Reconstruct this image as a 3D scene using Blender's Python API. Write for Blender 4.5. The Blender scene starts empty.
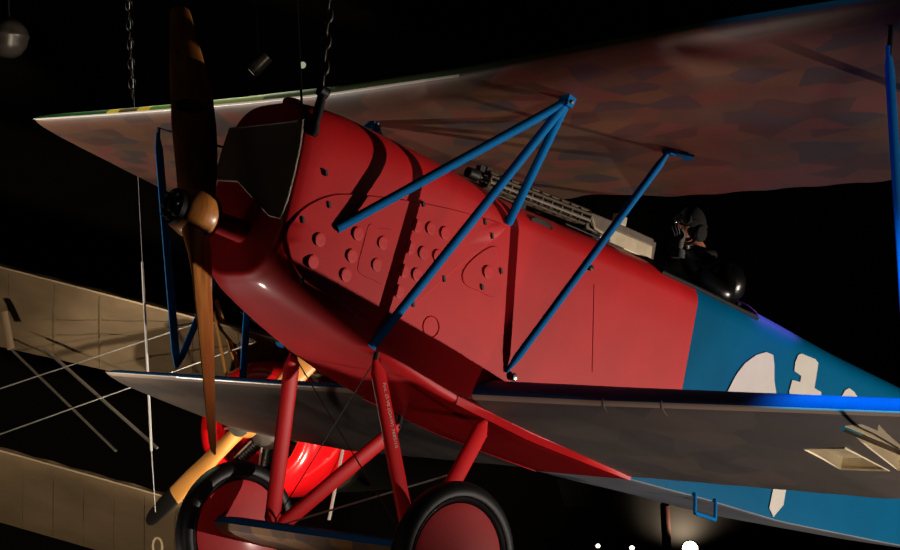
import bpy, bmesh, math, random
import numpy as np
from mathutils import Vector, Matrix
random.seed(7)
SC = bpy.context.scene
COL = SC.collection
PI = math.pi

# ------------------------------------------------------------------ frames
# aircraft frame A: x aft, y starboard, z up, origin at the propeller hub
CAM = np.array([-5.19394764, -8.09903246, -1.93223812])
R_ = np.array([0.71798077, -0.66615981, 0.20182845])
U_ = np.array([-0.28040966, -0.01142561, 0.95981242])
F_ = np.array([0.63708245, 0.7457215, 0.19500102])
FPX = 1939.095
CAMH = 4.6
upw = U_ - .05 * R_ + .035 * F_; upw /= np.linalg.norm(upw)
Yw = F_ - (F_ @ upw) * upw; Yw /= np.linalg.norm(Yw)
Xw = np.cross(Yw, upw)
ROT = np.array([Xw, Yw, upw])
def a2w(p): return ROT @ (np.asarray(p, float) - CAM) + np.array([0, 0, CAMH])
def w2a(p): return ROT.T @ (np.asarray(p, float) - np.array([0, 0, CAMH])) + CAM
M_A = Matrix([[*ROT[i], (ROT @ (-CAM) + np.array([0, 0, CAMH]))[i]] for i in range(3)] + [[0, 0, 0, 1]])
Rw, Uw, Fw = ROT @ R_, ROT @ U_, ROT @ F_
CW = np.array([0, 0, CAMH])
def at(u, v, d):
    """world point seen in direction (u, v) at depth d"""
    return CW + d * (Fw + Rw * (u - 450) / FPX - Uw * (v - 275) / FPX)
def unp(u, v, n, p0):
    """point in aircraft frame where the sight line meets a plane"""
    r = F_ + R_ * (u - 450) / FPX - U_ * (v - 275) / FPX
    n = np.asarray(n, float)
    t = ((np.asarray(p0, float) - CAM) @ n) / (r @ n)
    return CAM + t * r

# ------------------------------------------------------------------ materials
def lin(c): return tuple((x / 255 / 12.92) if x / 255 <= .04045 else ((x / 255 + .055) / 1.055) ** 2.4 for x in c)
MATS = {}
def mat(name, rgb, rough=.5, metal=0., spec=.5, var=.0, vscale=6., bump=0., bscale=40., emit=None, estr=0., coat=0.):
    m = bpy.data.materials.new(name); m.use_nodes = True
    nt = m.node_tree; b = nt.nodes['Principled BSDF']
    c = (*lin(rgb), 1)
    b.inputs['Base Color'].default_value = c
    b.inputs['Roughness'].default_value = rough
    b.inputs['Metallic'].default_value = metal
    b.inputs['Specular IOR Level'].default_value = spec
    b.inputs['Coat Weight'].default_value = coat; b.inputs['Coat Roughness'].default_value = .14
    tc = nt.nodes.new('ShaderNodeTexCoord')
    if var:
        n = nt.nodes.new('ShaderNodeTexNoise'); n.inputs['Scale'].default_value = vscale; n.inputs['Detail'].default_value = 5
        nt.links.new(tc.outputs['Object'], n.inputs['Vector'])
        r = nt.nodes.new('ShaderNodeValToRGB')
        r.color_ramp.elements[0].position = .3; r.color_ramp.elements[1].position = .7
        r.color_ramp.elements[0].color = tuple(x * (1 - var) for x in c[:3]) + (1,)
        r.color_ramp.elements[1].color = tuple(min(1, x * (1 + var)) for x in c[:3]) + (1,)
        nt.links.new(n.outputs['Fac'], r.inputs['Fac']); nt.links.new(r.outputs['Color'], b.inputs['Base Color'])
    if bump:
        n2 = nt.nodes.new('ShaderNodeTexNoise'); n2.inputs['Scale'].default_value = bscale; n2.inputs['Detail'].default_value = 3
        nt.links.new(tc.outputs['Object'], n2.inputs['Vector'])
        bp = nt.nodes.new('ShaderNodeBump'); bp.inputs['Strength'].default_value = bump; bp.inputs['Distance'].default_value = .01
        nt.links.new(n2.outputs['Fac'], bp.inputs['Height']); nt.links.new(bp.outputs['Normal'], b.inputs['Normal'])
    if emit:
        b.inputs['Emission Color'].default_value = (*lin(emit), 1); b.inputs['Emission Strength'].default_value = estr
    MATS[name] = m
    return m
RED = mat('red_dope', (170, 20, 24), .5, spec=.2, coat=.22, var=.10, vscale=3.5, bump=.06, bscale=9)
RED_IN = mat('red_strut_paint', (176, 14, 20), .5, spec=.2)
BLUE = mat('blue_enamel', (0, 92, 150), .6, spec=.04, var=.06)
BLUE_F = mat('blue_dope', (0, 74, 108), .5, spec=.03, var=.08, vscale=2.5, bump=.04, bscale=8)
BLUE_LE = mat('deep_blue_dope', (4, 70, 120), .5, spec=.15, var=.1)
WHITE = mat('white_marking_paint', (162, 158, 148), .6, var=.05)
BELLY = mat('pale_doped_linen', (118, 122, 128), .6, var=.15, vscale=4)
RADI = mat('radiator_core', (112, 104, 92), .55, metal=.3, bump=.6, bscale=220)
RUB = mat('black_rubber', (13, 13, 14), .5, spec=.3, var=.2)
BLACKM = mat('black_iron', (16, 15, 14), .5, metal=.5)
STEEL = mat('dull_steel', (150, 146, 138), .35, metal=.9, var=.1)
GUNM = mat('worn_gun_metal', (74, 61, 45), .6, metal=.2, var=.3, vscale=20)
GUNL = mat('bare_gun_plate', (164, 150, 122), .5, metal=.2, var=.15, vscale=14)
DARK = mat('dark_interior', (10, 9, 8), .8)
CREAM = mat('cream_varnished_linen', (214, 196, 158), .6, var=.12, vscale=5)
RIBW = mat('varnished_spruce', (70, 52, 34), .5)
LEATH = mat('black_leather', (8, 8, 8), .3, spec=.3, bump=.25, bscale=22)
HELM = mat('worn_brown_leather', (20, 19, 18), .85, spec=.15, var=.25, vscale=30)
SKIN = mat('skin', (150, 92, 64), .55)
GLOVE = mat('grey_leather_glove', (70, 69, 68), .75, spec=.2, var=.1)
GLASS = mat('dark_lens', (18, 18, 20), .12)
WIRE = mat('galvanised_wire', (190, 188, 182), .35, metal=.7)
WIRED = mat('dark_wire', (60, 56, 50), .4, metal=.7)
CHAINM = mat('chain_steel', (40, 37, 33), .45, metal=.9)
LINEN = mat('weathered_linen', (128, 108, 82), .75, var=.22, vscale=2.2, bump=.15, bscale=6)
LINE_E = mat('pale_edge_tone', (190, 172, 140), .6)
COWL = mat('glossy_red_cowl', (214, 16, 22), .22, coat=.4)
ALU = mat('brushed_aluminium', (200, 196, 186), .3, metal=.9)
CYL = mat('engine_black', (24, 22, 20), .4, metal=.4)
TIPB = mat('black_tip_sheath', (24, 22, 20), .5)
GREEN = None
DIAL = mat('lamp_housing', (70, 64, 58), .35, metal=.4, var=.35, vscale=9)
LENS = mat('lamp_lens', (255, 244, 220), .3, emit=(255, 238, 205), estr=20)
LENS3 = mat('track_lamp_lens', (220, 220, 190), .3, emit=(220, 226, 190), estr=.5)
LENS2 = mat('lamp_lens_small', (255, 244, 220), .3, emit=(255, 238, 205), estr=5)
FLOORM = mat('dark_floor', (10, 9, 8), .6, var=.3, vscale=.6)
WALLM = mat('dark_wall_paint', (20, 13, 7), .9, var=.25, vscale=.8)
CEILM = mat('black_ceiling_paint', (6, 6, 6), .95)
GREYP = mat('grey_board', (70, 66, 62), .7)
POSTM = mat('brown_post', (88, 40, 26), .6)

def wood_mat(name, dark, light, axis_scale):
    m = bpy.data.materials.new(name); m.use_nodes = True; nt = m.node_tree; b = nt.nodes['Principled BSDF']
    tc = nt.nodes.new('ShaderNodeTexCoord'); mp = nt.nodes.new('ShaderNodeMapping'); mp.inputs['Scale'].default_value = axis_scale
    w = nt.nodes.new('ShaderNodeTexNoise'); w.inputs['Scale'].default_value = 3; w.inputs['Detail'].default_value = 6
    r = nt.nodes.new('ShaderNodeValToRGB'); r.color_ramp.elements[0].position = .35; r.color_ramp.elements[1].position = .68
    r.color_ramp.elements[0].color = (*lin(dark), 1); r.color_ramp.elements[1].color = (*lin(light), 1)
    nt.links.new(tc.outputs['Object'], mp.inputs['Vector']); nt.links.new(mp.outputs['Vector'], w.inputs['Vector'])
    nt.links.new(w.outputs['Fac'], r.inputs['Fac']); nt.links.new(r.outputs['Color'], b.inputs['Base Color'])
    b.inputs['Roughness'].default_value = .32; b.inputs['Coat Weight'].default_value = .3
    return m
WOOD = wood_mat('laminated_propeller_wood', (150, 90, 38), (198, 130, 64), (9, 1.2, 1.2))
WOOD2 = wood_mat('pale_propeller_wood', (206, 140, 70), (224, 160, 84), (1.2, 1.2, 1.2))

def lozenge_mat(name, cols, scale, warp=.3):
    m = bpy.data.materials.new(name); m.use_nodes = True; nt = m.node_tree; b = nt.nodes['Principled BSDF']
    tc = nt.nodes.new('ShaderNodeTexCoord'); mp = nt.nodes.new('ShaderNodeMapping'); mp.inputs['Scale'].default_value = scale
    mp.inputs['Rotation'].default_value = (0, 0, math.radians(10))
    v = nt.nodes.new('ShaderNodeTexVoronoi'); v.inputs['Scale'].default_value = 1; v.inputs['Randomness'].default_value = .85
    v.voronoi_dimensions = '2D'
    sp = nt.nodes.new('ShaderNodeSeparateColor')
    r = nt.nodes.new('ShaderNodeValToRGB'); r.color_ramp.interpolation = 'CONSTANT'
    while len(r.color_ramp.elements) < len(cols): r.color_ramp.elements.new(.5)
    for i, c in enumerate(cols):
        r.color_ramp.elements[i].position = i / len(cols); r.color_ramp.elements[i].color = (*lin(c), 1)
    nt.links.new(tc.outputs['Object'], mp.inputs['Vector']); nt.links.new(mp.outputs['Vector'], v.inputs['Vector'])
    nt.links.new(v.outputs['Color'], sp.inputs['Color']); nt.links.new(sp.outputs['Red'], r.inputs['Fac'])
    n = nt.nodes.new('ShaderNodeTexNoise'); n.inputs['Scale'].default_value = 3.; n.inputs['Detail'].default_value = 5
    nt.links.new(tc.outputs['Object'], n.inputs['Vector'])
    mr = nt.nodes.new('ShaderNodeMapRange'); mr.inputs['To Min'].default_value = .78; mr.inputs['To Max'].default_value = 1.15
    nt.links.new(n.outputs['Fac'], mr.inputs['Value'])
    mx = nt.nodes.new('ShaderNodeMix'); mx.data_type = 'RGBA'; mx.blend_type = 'MULTIPLY'; mx.inputs[0].default_value = 1
    nt.links.new(r.outputs['Color'], mx.inputs[6]); nt.links.new(mr.outputs['Result'], mx.inputs[7])
    nt.links.new(mx.outputs[2], b.inputs['Base Color'])
    b.inputs['Roughness'].default_value = .55
    # faint rib and weave relief
    bp = nt.nodes.new('ShaderNodeBump'); bp.inputs['Strength'].default_value = .12; bp.inputs['Distance'].default_value = .02
    nt.links.new(n.outputs['Fac'], bp.inputs['Height']); nt.links.new(bp.outputs['Normal'], b.inputs['Normal'])
    return m
LOZ = lozenge_mat('printed_camouflage_fabric', [(104, 66, 50), (84, 56, 48), (108, 72, 50), (92, 68, 52), (74, 60, 58), (112, 64, 53)], (10, 3.6, 1))
LOZ_L = lozenge_mat('faded_camouflage_fabric', [(116, 104, 97), (107, 98, 91), (121, 107, 98), (110, 101, 92), (105, 97, 94)], (4.6, 2.6, 1))
EDGE_GLINT = mat('pale_edge_highlight', (236, 228, 214), .28)  # pale colour paints the bright highlight along the upper leading edge
EDGE_GLINT_L = mat('brown_edge_highlight', (190, 166, 146), .25)  # highlight along the lower leading edge, put into the colour
LOZ_A = lozenge_mat('brown_camouflage_fabric', [(120, 82, 46), (96, 70, 40), (134, 96, 54), (86, 60, 50)], (9, 7, 1))

def top_mat():
    m = bpy.data.materials.new('green_camouflage_with_yellow_bands'); m.use_nodes = True; nt = m.node_tree; b = nt.nodes['Principled BSDF']
    tc = nt.nodes.new('ShaderNodeTexCoord'); sp = nt.nodes.new('ShaderNodeSeparateXYZ')
    mr = nt.nodes.new('ShaderNodeMapRange'); mr.inputs['From Min'].default_value = -5; mr.inputs['From Max'].default_value = 5
    r = nt.nodes.new('ShaderNodeValToRGB'); r.color_ramp.interpolation = 'CONSTANT'
    G1, G2, Y, B, N = (20, 84, 40), (58, 128, 40), (226, 196, 40), (84, 66, 24), (66, 84, 52)
    stops = [(-5, N), (-1.0, N), (.4, N), (1.6, (140, 156, 96)), (2.4, (92, 140, 44)), (2.87, Y), (3.03, B), (3.27, Y), (3.42, G1)]  # pale green step inboard of the bands paints a sheen
    while len(r.color_ramp.elements) < len(stops): r.color_ramp.elements.new(.5)
    for e, (y, c) in zip(r.color_ramp.elements, stops):
        e.position = (y + 5) / 10; e.color = (*lin(c), 1)
    nt.links.new(tc.outputs['Object'], sp.inputs['Vector']); nt.links.new(sp.outputs['Y'], mr.inputs['Value'])
    nt.links.new(mr.outputs['Result'], r.inputs['Fac']); nt.links.new(r.outputs['Color'], b.inputs['Base Color'])
    b.inputs['Roughness'].default_value = .4
    return m
TOPM = top_mat()

# ------------------------------------------------------------------ mesh builder
class MB:
    def __init__(s): s.v = []; s.f = []; s.m = []
    def add(s, vs, fs, mi=0):
        o = len(s.v); s.v += [tuple(map(float, v)) for v in vs]
        for f in fs: s.f.append(tuple(i + o for i in f)); s.m.append(mi)
    def loft(s, rings, closed=True, caps=(True, True), mi=0):
        n = len(rings[0]); vs = [p for r in rings for p in r]; fs = []
        for i in range(len(rings) - 1):
            for j in range(n if closed else n - 1):
                k = (j + 1) % n
                fs.append((i * n + j, i * n + k, (i + 1) * n + k, (i + 1) * n + j))
        if caps[0]: fs.append(tuple(range(n - 1, -1, -1)))
        if caps[1]: fs.append(tuple((len(rings) - 1) * n + j for j in range(n)))
        s.add(vs, fs, mi)
    def tube(s, p0, p1, r0, r1=None, seg=12, caps=True, flat=1., axis=None, mi=0):
        """straight tube, flat<1 squeezes it into a streamlined section across `axis`"""
        p0 = np.asarray(p0, float); p1 = np.asarray(p1, float); r1 = r0 if r1 is None else r1
        d = p1 - p0; d /= np.linalg.norm(d)
        a = np.asarray(axis if axis is not None else ((0, 0, 1) if abs(d[2]) < .9 else (1, 0, 0)), float)
        a = a - (a @ d) * d; a /= np.linalg.norm(a); b = np.cross(d, a)
        rings = []
        for p, r in ((p0, r0), (p1, r1)):
            rings.append([p + r * (math.cos(t) * a + flat * math.sin(t) * b) for t in np.linspace(0, 2 * PI, seg, endpoint=False)])
        s.loft(rings, True, (caps, caps), mi)
    def path(s, pts, r, seg=8, mi=0, closed=False):
        pts = [np.asarray(p, float) for p in pts]; n = len(pts); rings = []
        prev = None
        for i, p in enumerate(pts):
            if closed: d = pts[(i + 1) % n] - pts[i - 1]
            else: d = pts[min(i + 1, n - 1)] - pts[max(i - 1, 0)]
            d /= np.linalg.norm(d)
            if prev is None: a = np.cross(d, (0, 0, 1) if abs(d[2]) < .9 else (1, 0, 0))
            else: a = prev - (prev @ d) * d
            a /= np.linalg.norm(a); prev = a; b = np.cross(d, a)
            rr = r[i] if hasattr(r, '__len__') else r
            rings.append([p + rr * (math.cos(t) * a + math.sin(t) * b) for t in np.linspace(0, 2 * PI, seg, endpoint=False)])
        if closed: rings.append(rings[0]); s.loft(rings, True, (False, False), mi)
        else: s.loft(rings, True, (True, True), mi)
    def box(s, c, ex, ey, ez, mi=0):
        c, ex, ey, ez = (np.asarray(q, float) for q in (c, ex, ey, ez))
        vs = [c + i * ex + j * ey + k * ez for k in (-1, 1) for j in (-1, 1) for i in (-1, 1)]
        s.add(vs, [(0, 2, 3, 1), (4, 5, 7, 6), (0, 1, 5, 4), (2, 6, 7, 3), (0, 4, 6, 2), (1, 3, 7, 5)], mi)
    def lathe(s, c, ax, prof, seg=32, mi=0, ref=None):
        """prof: (along axis, radius)"""
        c = np.asarray(c, float); ax = np.asarray(ax, float); ax = ax / np.linalg.norm(ax)
        a = np.asarray(ref if ref is not None else ((0, 0, 1) if abs(ax[2]) < .9 else (1, 0, 0)), float)
        a = a - (a @ ax) * ax; a /= np.linalg.norm(a); b = np.cross(ax, a)
        rings = [[c + h * ax + max(r, 1e-4) * (math.cos(t) * a + math.sin(t) * b) for t in np.linspace(0, 2 * PI, seg, endpoint=False)] for h, r in prof]
        s.loft(rings, True, (True, True), mi)
    def plate(s, poly, n, th, mi=0):
        """polygon given in 3D, thickened along n (from the polygon outward)"""
        n = np.asarray(n, float); n = n / np.linalg.norm(n)
        s.loft([[np.asarray(p) for p in poly], [np.asarray(p) + th * n for p in poly]], True, (True, True), mi)
    def build(s, name, mats, parent=None, smooth=35, mw=None):
        me = bpy.data.meshes.new(name); me.from_pydata(s.v, [], s.f)
        mats = mats if isinstance(mats, (list, tuple)) else [mats]
        for m in mats: me.materials.append(m)
        for p, i in zip(me.polygons, s.m): p.material_index = i
        bm = bmesh.new(); bm.from_mesh(me); bmesh.ops.recalc_face_normals(bm, faces=bm.faces[:]); bm.to_mesh(me); bm.free()
        if smooth:
            for p in me.polygons: p.use_smooth = True
            me.set_sharp_from_angle(angle=math.radians(smooth))
        me.update()
        o = bpy.data.objects.new(name, me); COL.objects.link(o)
        if parent is not None: o.parent = parent
        elif mw is not None: o.matrix_world = mw
        return o
def thing(name, label, cat, mw=None, group=None):
    o = bpy.data.objects.new(name, None); COL.objects.link(o); o.empty_display_size = .2
    if mw is not None: o.matrix_world = mw
    o['label'] = label; o['category'] = cat
    if group: o['group'] = group
    return o
def tag(o, label, cat, group=None):
    o['label'] = label; o['category'] = cat
    if group: o['group'] = group
    return o
def text_mesh(txt, name, m, parent, origin, ex, ey, size, extrude=.0006):
    """lettering as mesh: ex runs along the line, ey up the letters"""
    cu = bpy.data.curves.new(name, 'FONT'); cu.body = txt; cu.size = 1; cu.extrude = 0; cu.align_x = 'CENTER'; cu.align_y = 'CENTER'
    tmp = bpy.data.objects.new('tmp', cu); COL.objects.link(tmp)
    dg = bpy.context.evaluated_depsgraph_get(); dg.update()
    me = bpy.data.meshes.new_from_object(tmp.evaluated_get(dg))
    bpy.data.objects.remove(tmp)
    ex = np.asarray(ex, float); ex /= np.linalg.norm(ex); ey = np.asarray(ey, float); ey = ey - (ey @ ex) * ex; ey /= np.linalg.norm(ey)
    for v in me.vertices:
        p = np.asarray(origin) + size * (v.co.x * ex + v.co.y * ey); v.co = p
    me.name = name; me.materials.clear(); me.materials.append(m)
    o = bpy.data.objects.new(name, me); COL.objects.link(o); o.parent = parent
    return o
def spline(pts, n):
    """closed Catmull-Rom through 2D/3D points"""
    P = [np.asarray(p, float) for p in pts]; out = []; N = len(P)
    for i in range(N):
        a, b, c, d = P[i - 1], P[i], P[(i + 1) % N], P[(i + 2) % N]
        for t in np.linspace(0, 1, n, endpoint=False):
            out.append(.5 * (2 * b + (c - a) * t + (2 * a - 5 * b + 4 * c - d) * t * t + (-a + 3 * b - 3 * c + d) * t ** 3))
    return out

# ================================================================== THE BIPLANE
plane = thing('biplane', 'red-nosed biplane with blue struts and blue tail, hanging large in front', 'airplane', M_A)
I = np.interp
# ---- fuselage lines
SX = [.31, .36, .45, .6, .8, 1.0, 1.2, 1.5, 1.8, 2.2, 2.5, 3.05, 3.38, 4.15, 5.0, 6.0, 6.5]
W_ = [.345, .36, .368, .378, .386, .39, .39, .39, .39, .39, .39, .39, .388, .334, .275, .205, .17]
ZL = [.28, .29, .31, .34, .38, .41, .435, .46, .467, .469, .47, .468, .46, .45, .44, .43, .42]
ZT = [.70, .715, .73, .738, .732, .722, .715, .69, .676, .676, .682, .69, .69, .668, .616, .592, .58]
BX = [.31, .4, .6, .8, 1.0, 1.2, 1.46, 1.69, 1.9, 2.2, 2.7, 3.05, 3.4, 3.7, 4.6, 5.9, 6.5]
ZB = [-.24, -.29, -.35, -.405, -.455, -.50, -.545, -.575, -.597, -.632, -.655, -.668, -.656, -.640, -.615, -.51, -.45]
RBX = [.31, .5, .8, 1.1, 1.5, 2.0]; RB = [.26, .2, .13, .07, .03, .015]
PX = [.31, .8, 1.4, 1.8, 3.4, 4.2, 6.5]; PP = [.62, .66, .72, .95, .95, .9, .9]   # deck roundness
def half_ring(x):
    w, zl, zt, zb, rb = I(x, SX, W_), I(x, SX, ZL), I(x, SX, ZT), I(x, BX, ZB), I(x, RBX, RB)
    rb = min(rb, w * .8); p = I(x, PX, PP)
    pts = [(0, zb)]
    for t in (.35, .7): pts.append((-(w - rb) * t, zb))
    for t in np.linspace(0, PI / 2, 7): pts.append((-(w - rb) - rb * math.sin(t), zb + rb - rb * math.cos(t)))
    for t in (.1, .2, .4, .6, .8, 1.): pts.append((-w, zb + rb + (zl - zb - rb) * t))
    for t in np.linspace(0, PI / 2, 13)[1:]:
        pts.append((-w * max(math.cos(t), 0) ** p, zl + (zt - zl) * math.sin(t) ** p))
    return pts
NH = len(half_ring(1.))
K_DECK = 16           # first index on the deck curve
def full_ring(x, shrink=0, xo=None):
    h = half_ring(x); xx = x if xo is None else xo
    if shrink:
        h = [(y * (1 - shrink / .345), z - (z - .22) * shrink / .46) for y, z in h]
    return [(xx, y, z) for y, z in h] + [(xx, -y, z) for y, z in h[-2:0:-1]]
XB = 3.36
xs_front = [.335] + list(np.arange(.36, 1.2, .06)) + list(np.arange(1.2, 3.0, .15)) + [3.0]
fus = MB()
rings = [full_ring(.31, .03, .296), full_ring(.31, .018, .298), full_ring(.31, .006, .305), full_ring(.31, 0, .318)] + [full_ring(x) for x in xs_front]
fus.loft(rings, True, (True, False))
fuselage = fus.build('fuselage', RED, plane, 40)
# cockpit stretch: the deck is open between the coamings
C0, C1 = 3.05, 4.02
KO = NH - 9           # ring index up to which the side is closed in the cockpit stretch
def open_ring(x):
    h = half_ring(x); n = 2 * NH - 2
    return h[:KO + 1]
def skin_piece(x0, x1, n, opened):
    mb = MB(); xs = np.linspace(x0, x1, n)
    if not opened: mb.loft([full_ring(x) for x in xs], True, (False, False))
    else:
        rs = []
        for x in xs:
            h = half_ring(x)
            ring = [(x, -y, z) for y, z in h[KO:0:-1]] + [(x, y, z) for y, z in h[:KO + 1]]
            rs.append(ring)
        mb.loft(rs, False, (False, False))
    return mb
mb = skin_piece(3.0, C0, 2, False); s2 = skin_piece(C0, XB, 7, True)
mb.add(s2.v, s2.f)
cs = mb.build('cockpit_side', [RED, BELLY, BLUE_F], plane, 40)
for p in cs.data.polygons:
    if p.normal.z < -.6 and p.center.x > 3.03: p.material_index = 1
    elif p.center.z < -.5 and p.center.x > 3.03: p.material_index = 2
mb = skin_piece(XB, C1, 6, True); s2 = skin_piece(C1, 6.5, 20, False); mb.add(s2.v, s2.f)
mb.add(full_ring(6.5), [tuple(range(2 * NH - 2))])
rear = mb.build('rear_fuselage', [BLUE_F, BELLY], plane, 40)
for p in rear.data.polygons:
    if p.normal.z < -.6: p.material_index = 1
rear['label'] = 'blue fabric rear fuselage with pale underside'
# cockpit tub, bulkheads
tub = MB()
def tubring(x):
    w = I(x, SX, W_) - .02
    return [(x, -w, I(x, SX, ZL) + .06), (x, -w, -.2), (x, w, -.2), (x, w, I(x, SX, ZL) + .06)]
tub.loft([tubring(x) for x in (C0, 3.4, C1)], False, (True, True))
tub.build('cockpit_interior', DARK, plane, 0)
# padded coaming round the cockpit
co = MB(); pp = []
for x in np.linspace(C0, C1, 12):
    y, z = half_ring(x)[KO]; pp.append((x, y, z + .004))
y, z = half_ring(C1)[KO]
h = half_ring(C1)
back = [(C1, yy, zz + .006) for yy, zz in h[KO + 1:]] + [(C1, -yy, zz + .006) for yy, zz in h[-2:KO:-1]]
pp += back
pp += [(x, -half_ring(x)[KO][0], half_ring(x)[KO][1] + .004) for x in np.linspace(C1, C0, 12)]
hf = half_ring(C0)
pp += [(C0, -yy, zz + .006) for yy, zz in hf[KO + 1:]] + [(C0, yy, zz + .006) for yy, zz in hf[-2:KO:-1]]
co.path(pp, .016, 8, closed=True)
co.build('cockpit_coaming', mat('matt_padding', (16, 14, 14), .7, spec=.2), plane, 60)
# padded head rest behind the cockpit
# ---- radiator
rad = MB()
ry = [(-.318, .575), (-.338, .45), (-.343, .28), (-.335, .15), (-.318, .058), (-.22, .075), (-.085, .283)]
poly = [(.298, y, z) for y, z in ry[:-1]] + [(.298, y, z) for y, z in ((.125, .275), (.345, .292), (.338, .45), (.318, .575))]
rad.plate(poly, (-1, 0, 0), .012)
r = rad.build('radiator', RADI, plane, 30)
r['label'] = 'dark grey honeycomb radiator core'
fr = MB(); fr.path([(.288, y, z) for x_, y, z in poly], .006, 6, closed=True); fr.build('radiator_frame', RADI, r, 60)
cap = MB(); cap.lathe((.42, 0, .73), (0, 0, 1), [(0, .05), (.02, .05), (.03, .04), (.034, .0)], 20); cap.build('filler_cap', RED, plane)
# ---- engine side panel and its louvres
SIDE_N = np.array([0, -1, 0])
def side(u, v, off=.0):
    """aircraft point on the port side skin in the direction of a picture point"""
    p = unp(u, v, (0, 1, 0), (0, -.39, 0))
    for _ in range(6):
        x = min(max(p[0], .33), 6.4); h = half_ring(x)
        zz = [q[1] for q in h[3:]]; yy = [q[0] for q in h[3:]]
        y = I(p[2], zz, yy); p = unp(u, v, (0, 1, 0), (0, y, 0))
    return np.array([p[0], p[1] - off, p[2]])
PAN = [(286, 240), (290, 224), (301, 210), (319, 199), (340, 194), (372, 196), (404, 200), (442, 207), (480, 217), (505, 228), (475, 253), (444, 279), (411, 308), (385, 322), (345, 303), (319, 291), (302, 279), (291, 262)]
mbp = MB()
cen = np.mean(PAN, axis=0)
def inner(poly, k): c = np.mean(poly, axis=0); return [tuple(c + (np.array(p) - c) * k) for p in poly]
def curved_plate(poly, off, edge=.985):
    mb = MB(); ks = [1.0, 1.0, edge, .8, .6, .4, .2]; offs = [.0005, off * .6, off, off, off, off, off]
    P = spline(poly, 3) if len(poly) > 6 else [np.array(p) for p in poly]
    c = np.mean(P, axis=0); rings = [[side(*(c + (p - c) * k), off=o) for p in P] for k, o in zip(ks, offs)]
    mb.loft(rings, True, (False, True)); return mb
panel = curved_plate(PAN, .008).build('engine_access_panel', RED, plane, 25)
lou = [(319, 240), (312, 262), (357, 234), (351, 256), (345, 275), (382, 243), (376, 265), (416, 226), (430, 228.5), (444, 233), (409, 247.5), (422.5, 253), (437, 256), (403, 271), (416, 274.5), (398, 291.5)]
louv = MB()
def louvre_at(u, v):
    mb = MB(); p = side(u, v, .008)
    # shallow scoop: a tilted disc standing proud at its front lip
    r0 = .035; rings = []
    for k, a in ((1., 0), (1., 1), (.86, 1.12), (.5, 1.08), (.1, 1.0)):
        rings.append([(p[0] + r0 * k * math.cos(t), p[1] - .001 - a * (.001 + .0075 * (1 - k * math.cos(t)) / 2), p[2] + r0 * k * math.sin(t)) for t in np.linspace(0, 2 * PI, 28, endpoint=False)])
    mb.loft(rings, True, (False, True)); return mb
for u, v in lou: louvre_at(u, v).build('louvre', RED, panel, 50)
tri = curved_plate([(463, 270), (478, 254), (495, 246), (500, 262), (502, 284), (496, 298), (478, 291), (464, 284)], .006, .97).build('inspection_cover', RED, plane, 25)
louvre_at(487, 272).build('louvre', RED, tri, 50)
sub = curved_plate([(368, 224), (376, 228), (394, 234), (385, 282), (372, 280), (358, 273), (357, 264), (362, 245)], .0105, .98); sub.build('panel_plate', RED, panel, 25)
ring = MB(); cc = side(431, 327)
ring.path([cc + .056 * np.array([math.cos(t), -.02, math.sin(t)]) for t in np.linspace(0, 2 * PI, 36, endpoint=False)], .0035, 6, closed=True)
ring.build('hatch_ring', RED, plane, 60)
for k, (u, v) in enumerate([(325, 173), (328, 205), (302, 220), (422, 204), (484, 222), (491, 236), (443, 279), (301, 281), (500, 271), (481, 287), (412, 304)]):
    lt = MB(); p = side(u, v, .010)
    lt.box(p, (.006, 0, .003), (0, .005, 0), (-.007, 0, .014)); lt.build('panel_catch', BLACKM, plane, 0)
# vertical seam on the fabric side and aft grab hole
for us in ([(594, 284), (593, 330), (592, 372)],):
    sm = MB(); sm.path([side(*q, off=.001) for q in us], .0022, 6); sm.build('fabric_seam', RED, plane, 60)
gh = MB(); p = side(541, 224, .002)
gh.path([p + np.array([.085 * math.cos(t), -.004, .022 * math.sin(t)]) for t in np.linspace(0, 2 * PI, 20, endpoint=False)], .004, 6, closed=True)
gh.plate([p + np.array([.083 * math.cos(t), 0, .021 * math.sin(t)]) for t in np.linspace(0, 2 * PI, 20, endpoint=False)], (0, -1, 0), .002, 1)
gh.build('grip_slot', [DARK, DARK], plane, 40)
gb = MB(); p = side(589, 268, .004); gb.lathe(p, (0, -1, 0), [(0, .016), (.02, .015), (.024, .0)], 14); gb.build('fuel_drain', BLACKM, plane)
gb = MB(); p = side(512, 377, .006); gb.lathe(p, (0, -1, 0), [(0, .022), (.012, .024), (.022, .016), (.026, 0)], 18); gb.build('round_fitting', STEEL, plane)
# ---- propeller
PHI = .481
rdir = np.array([0, math.sin(PHI), math.cos(PHI)]); tdir = np.array([0, math.cos(PHI), -math.sin(PHI)]); xax = np.array([1., 0, 0])
def blade(sign):
    mb = MB(); rings = []
    st = [(.0, .17, 76, .085), (.08, .19, 74, .08), (.16, .205, 70, .062), (.26, .215, 66, .042), (.4, .225, 61, .028), (.55, .232, 59, .022), (.72, .222, 57, .018), (.9, .196, 56, .015), (1.05, .165, 56, .012), (1.18, .135, 56, .010), (1.27, .118, 56, .008), (1.32, .10, 56, .006), (1.339, .07, 56, .004)]
    for r, c, b, th in st:
        b = math.radians(b); ch = math.sin(b) * xax - sign * math.cos(b) * tdir; nn = np.cross(ch, sign * rdir)
        cen = sign * rdir * r + ch * I(r, [0, .15, .3, .7, 1.0, 1.34], [.0, .015, .025, .026, .012, -.004])
        ring = []
        for t in np.linspace(0, 2 * PI, 28, endpoint=False):
            q = math.cos(t); s_ = math.sin(t)
            ring.append(cen + ch * c / 2 * q + nn * th * s_ * (1 if s_ > 0 else .55))
        rings.append(ring)
    mb.loft(rings, True, (True, True)); return mb
pb = blade(1); p2 = blade(-1); pb.add(p2.v, p2.f); 
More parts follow.
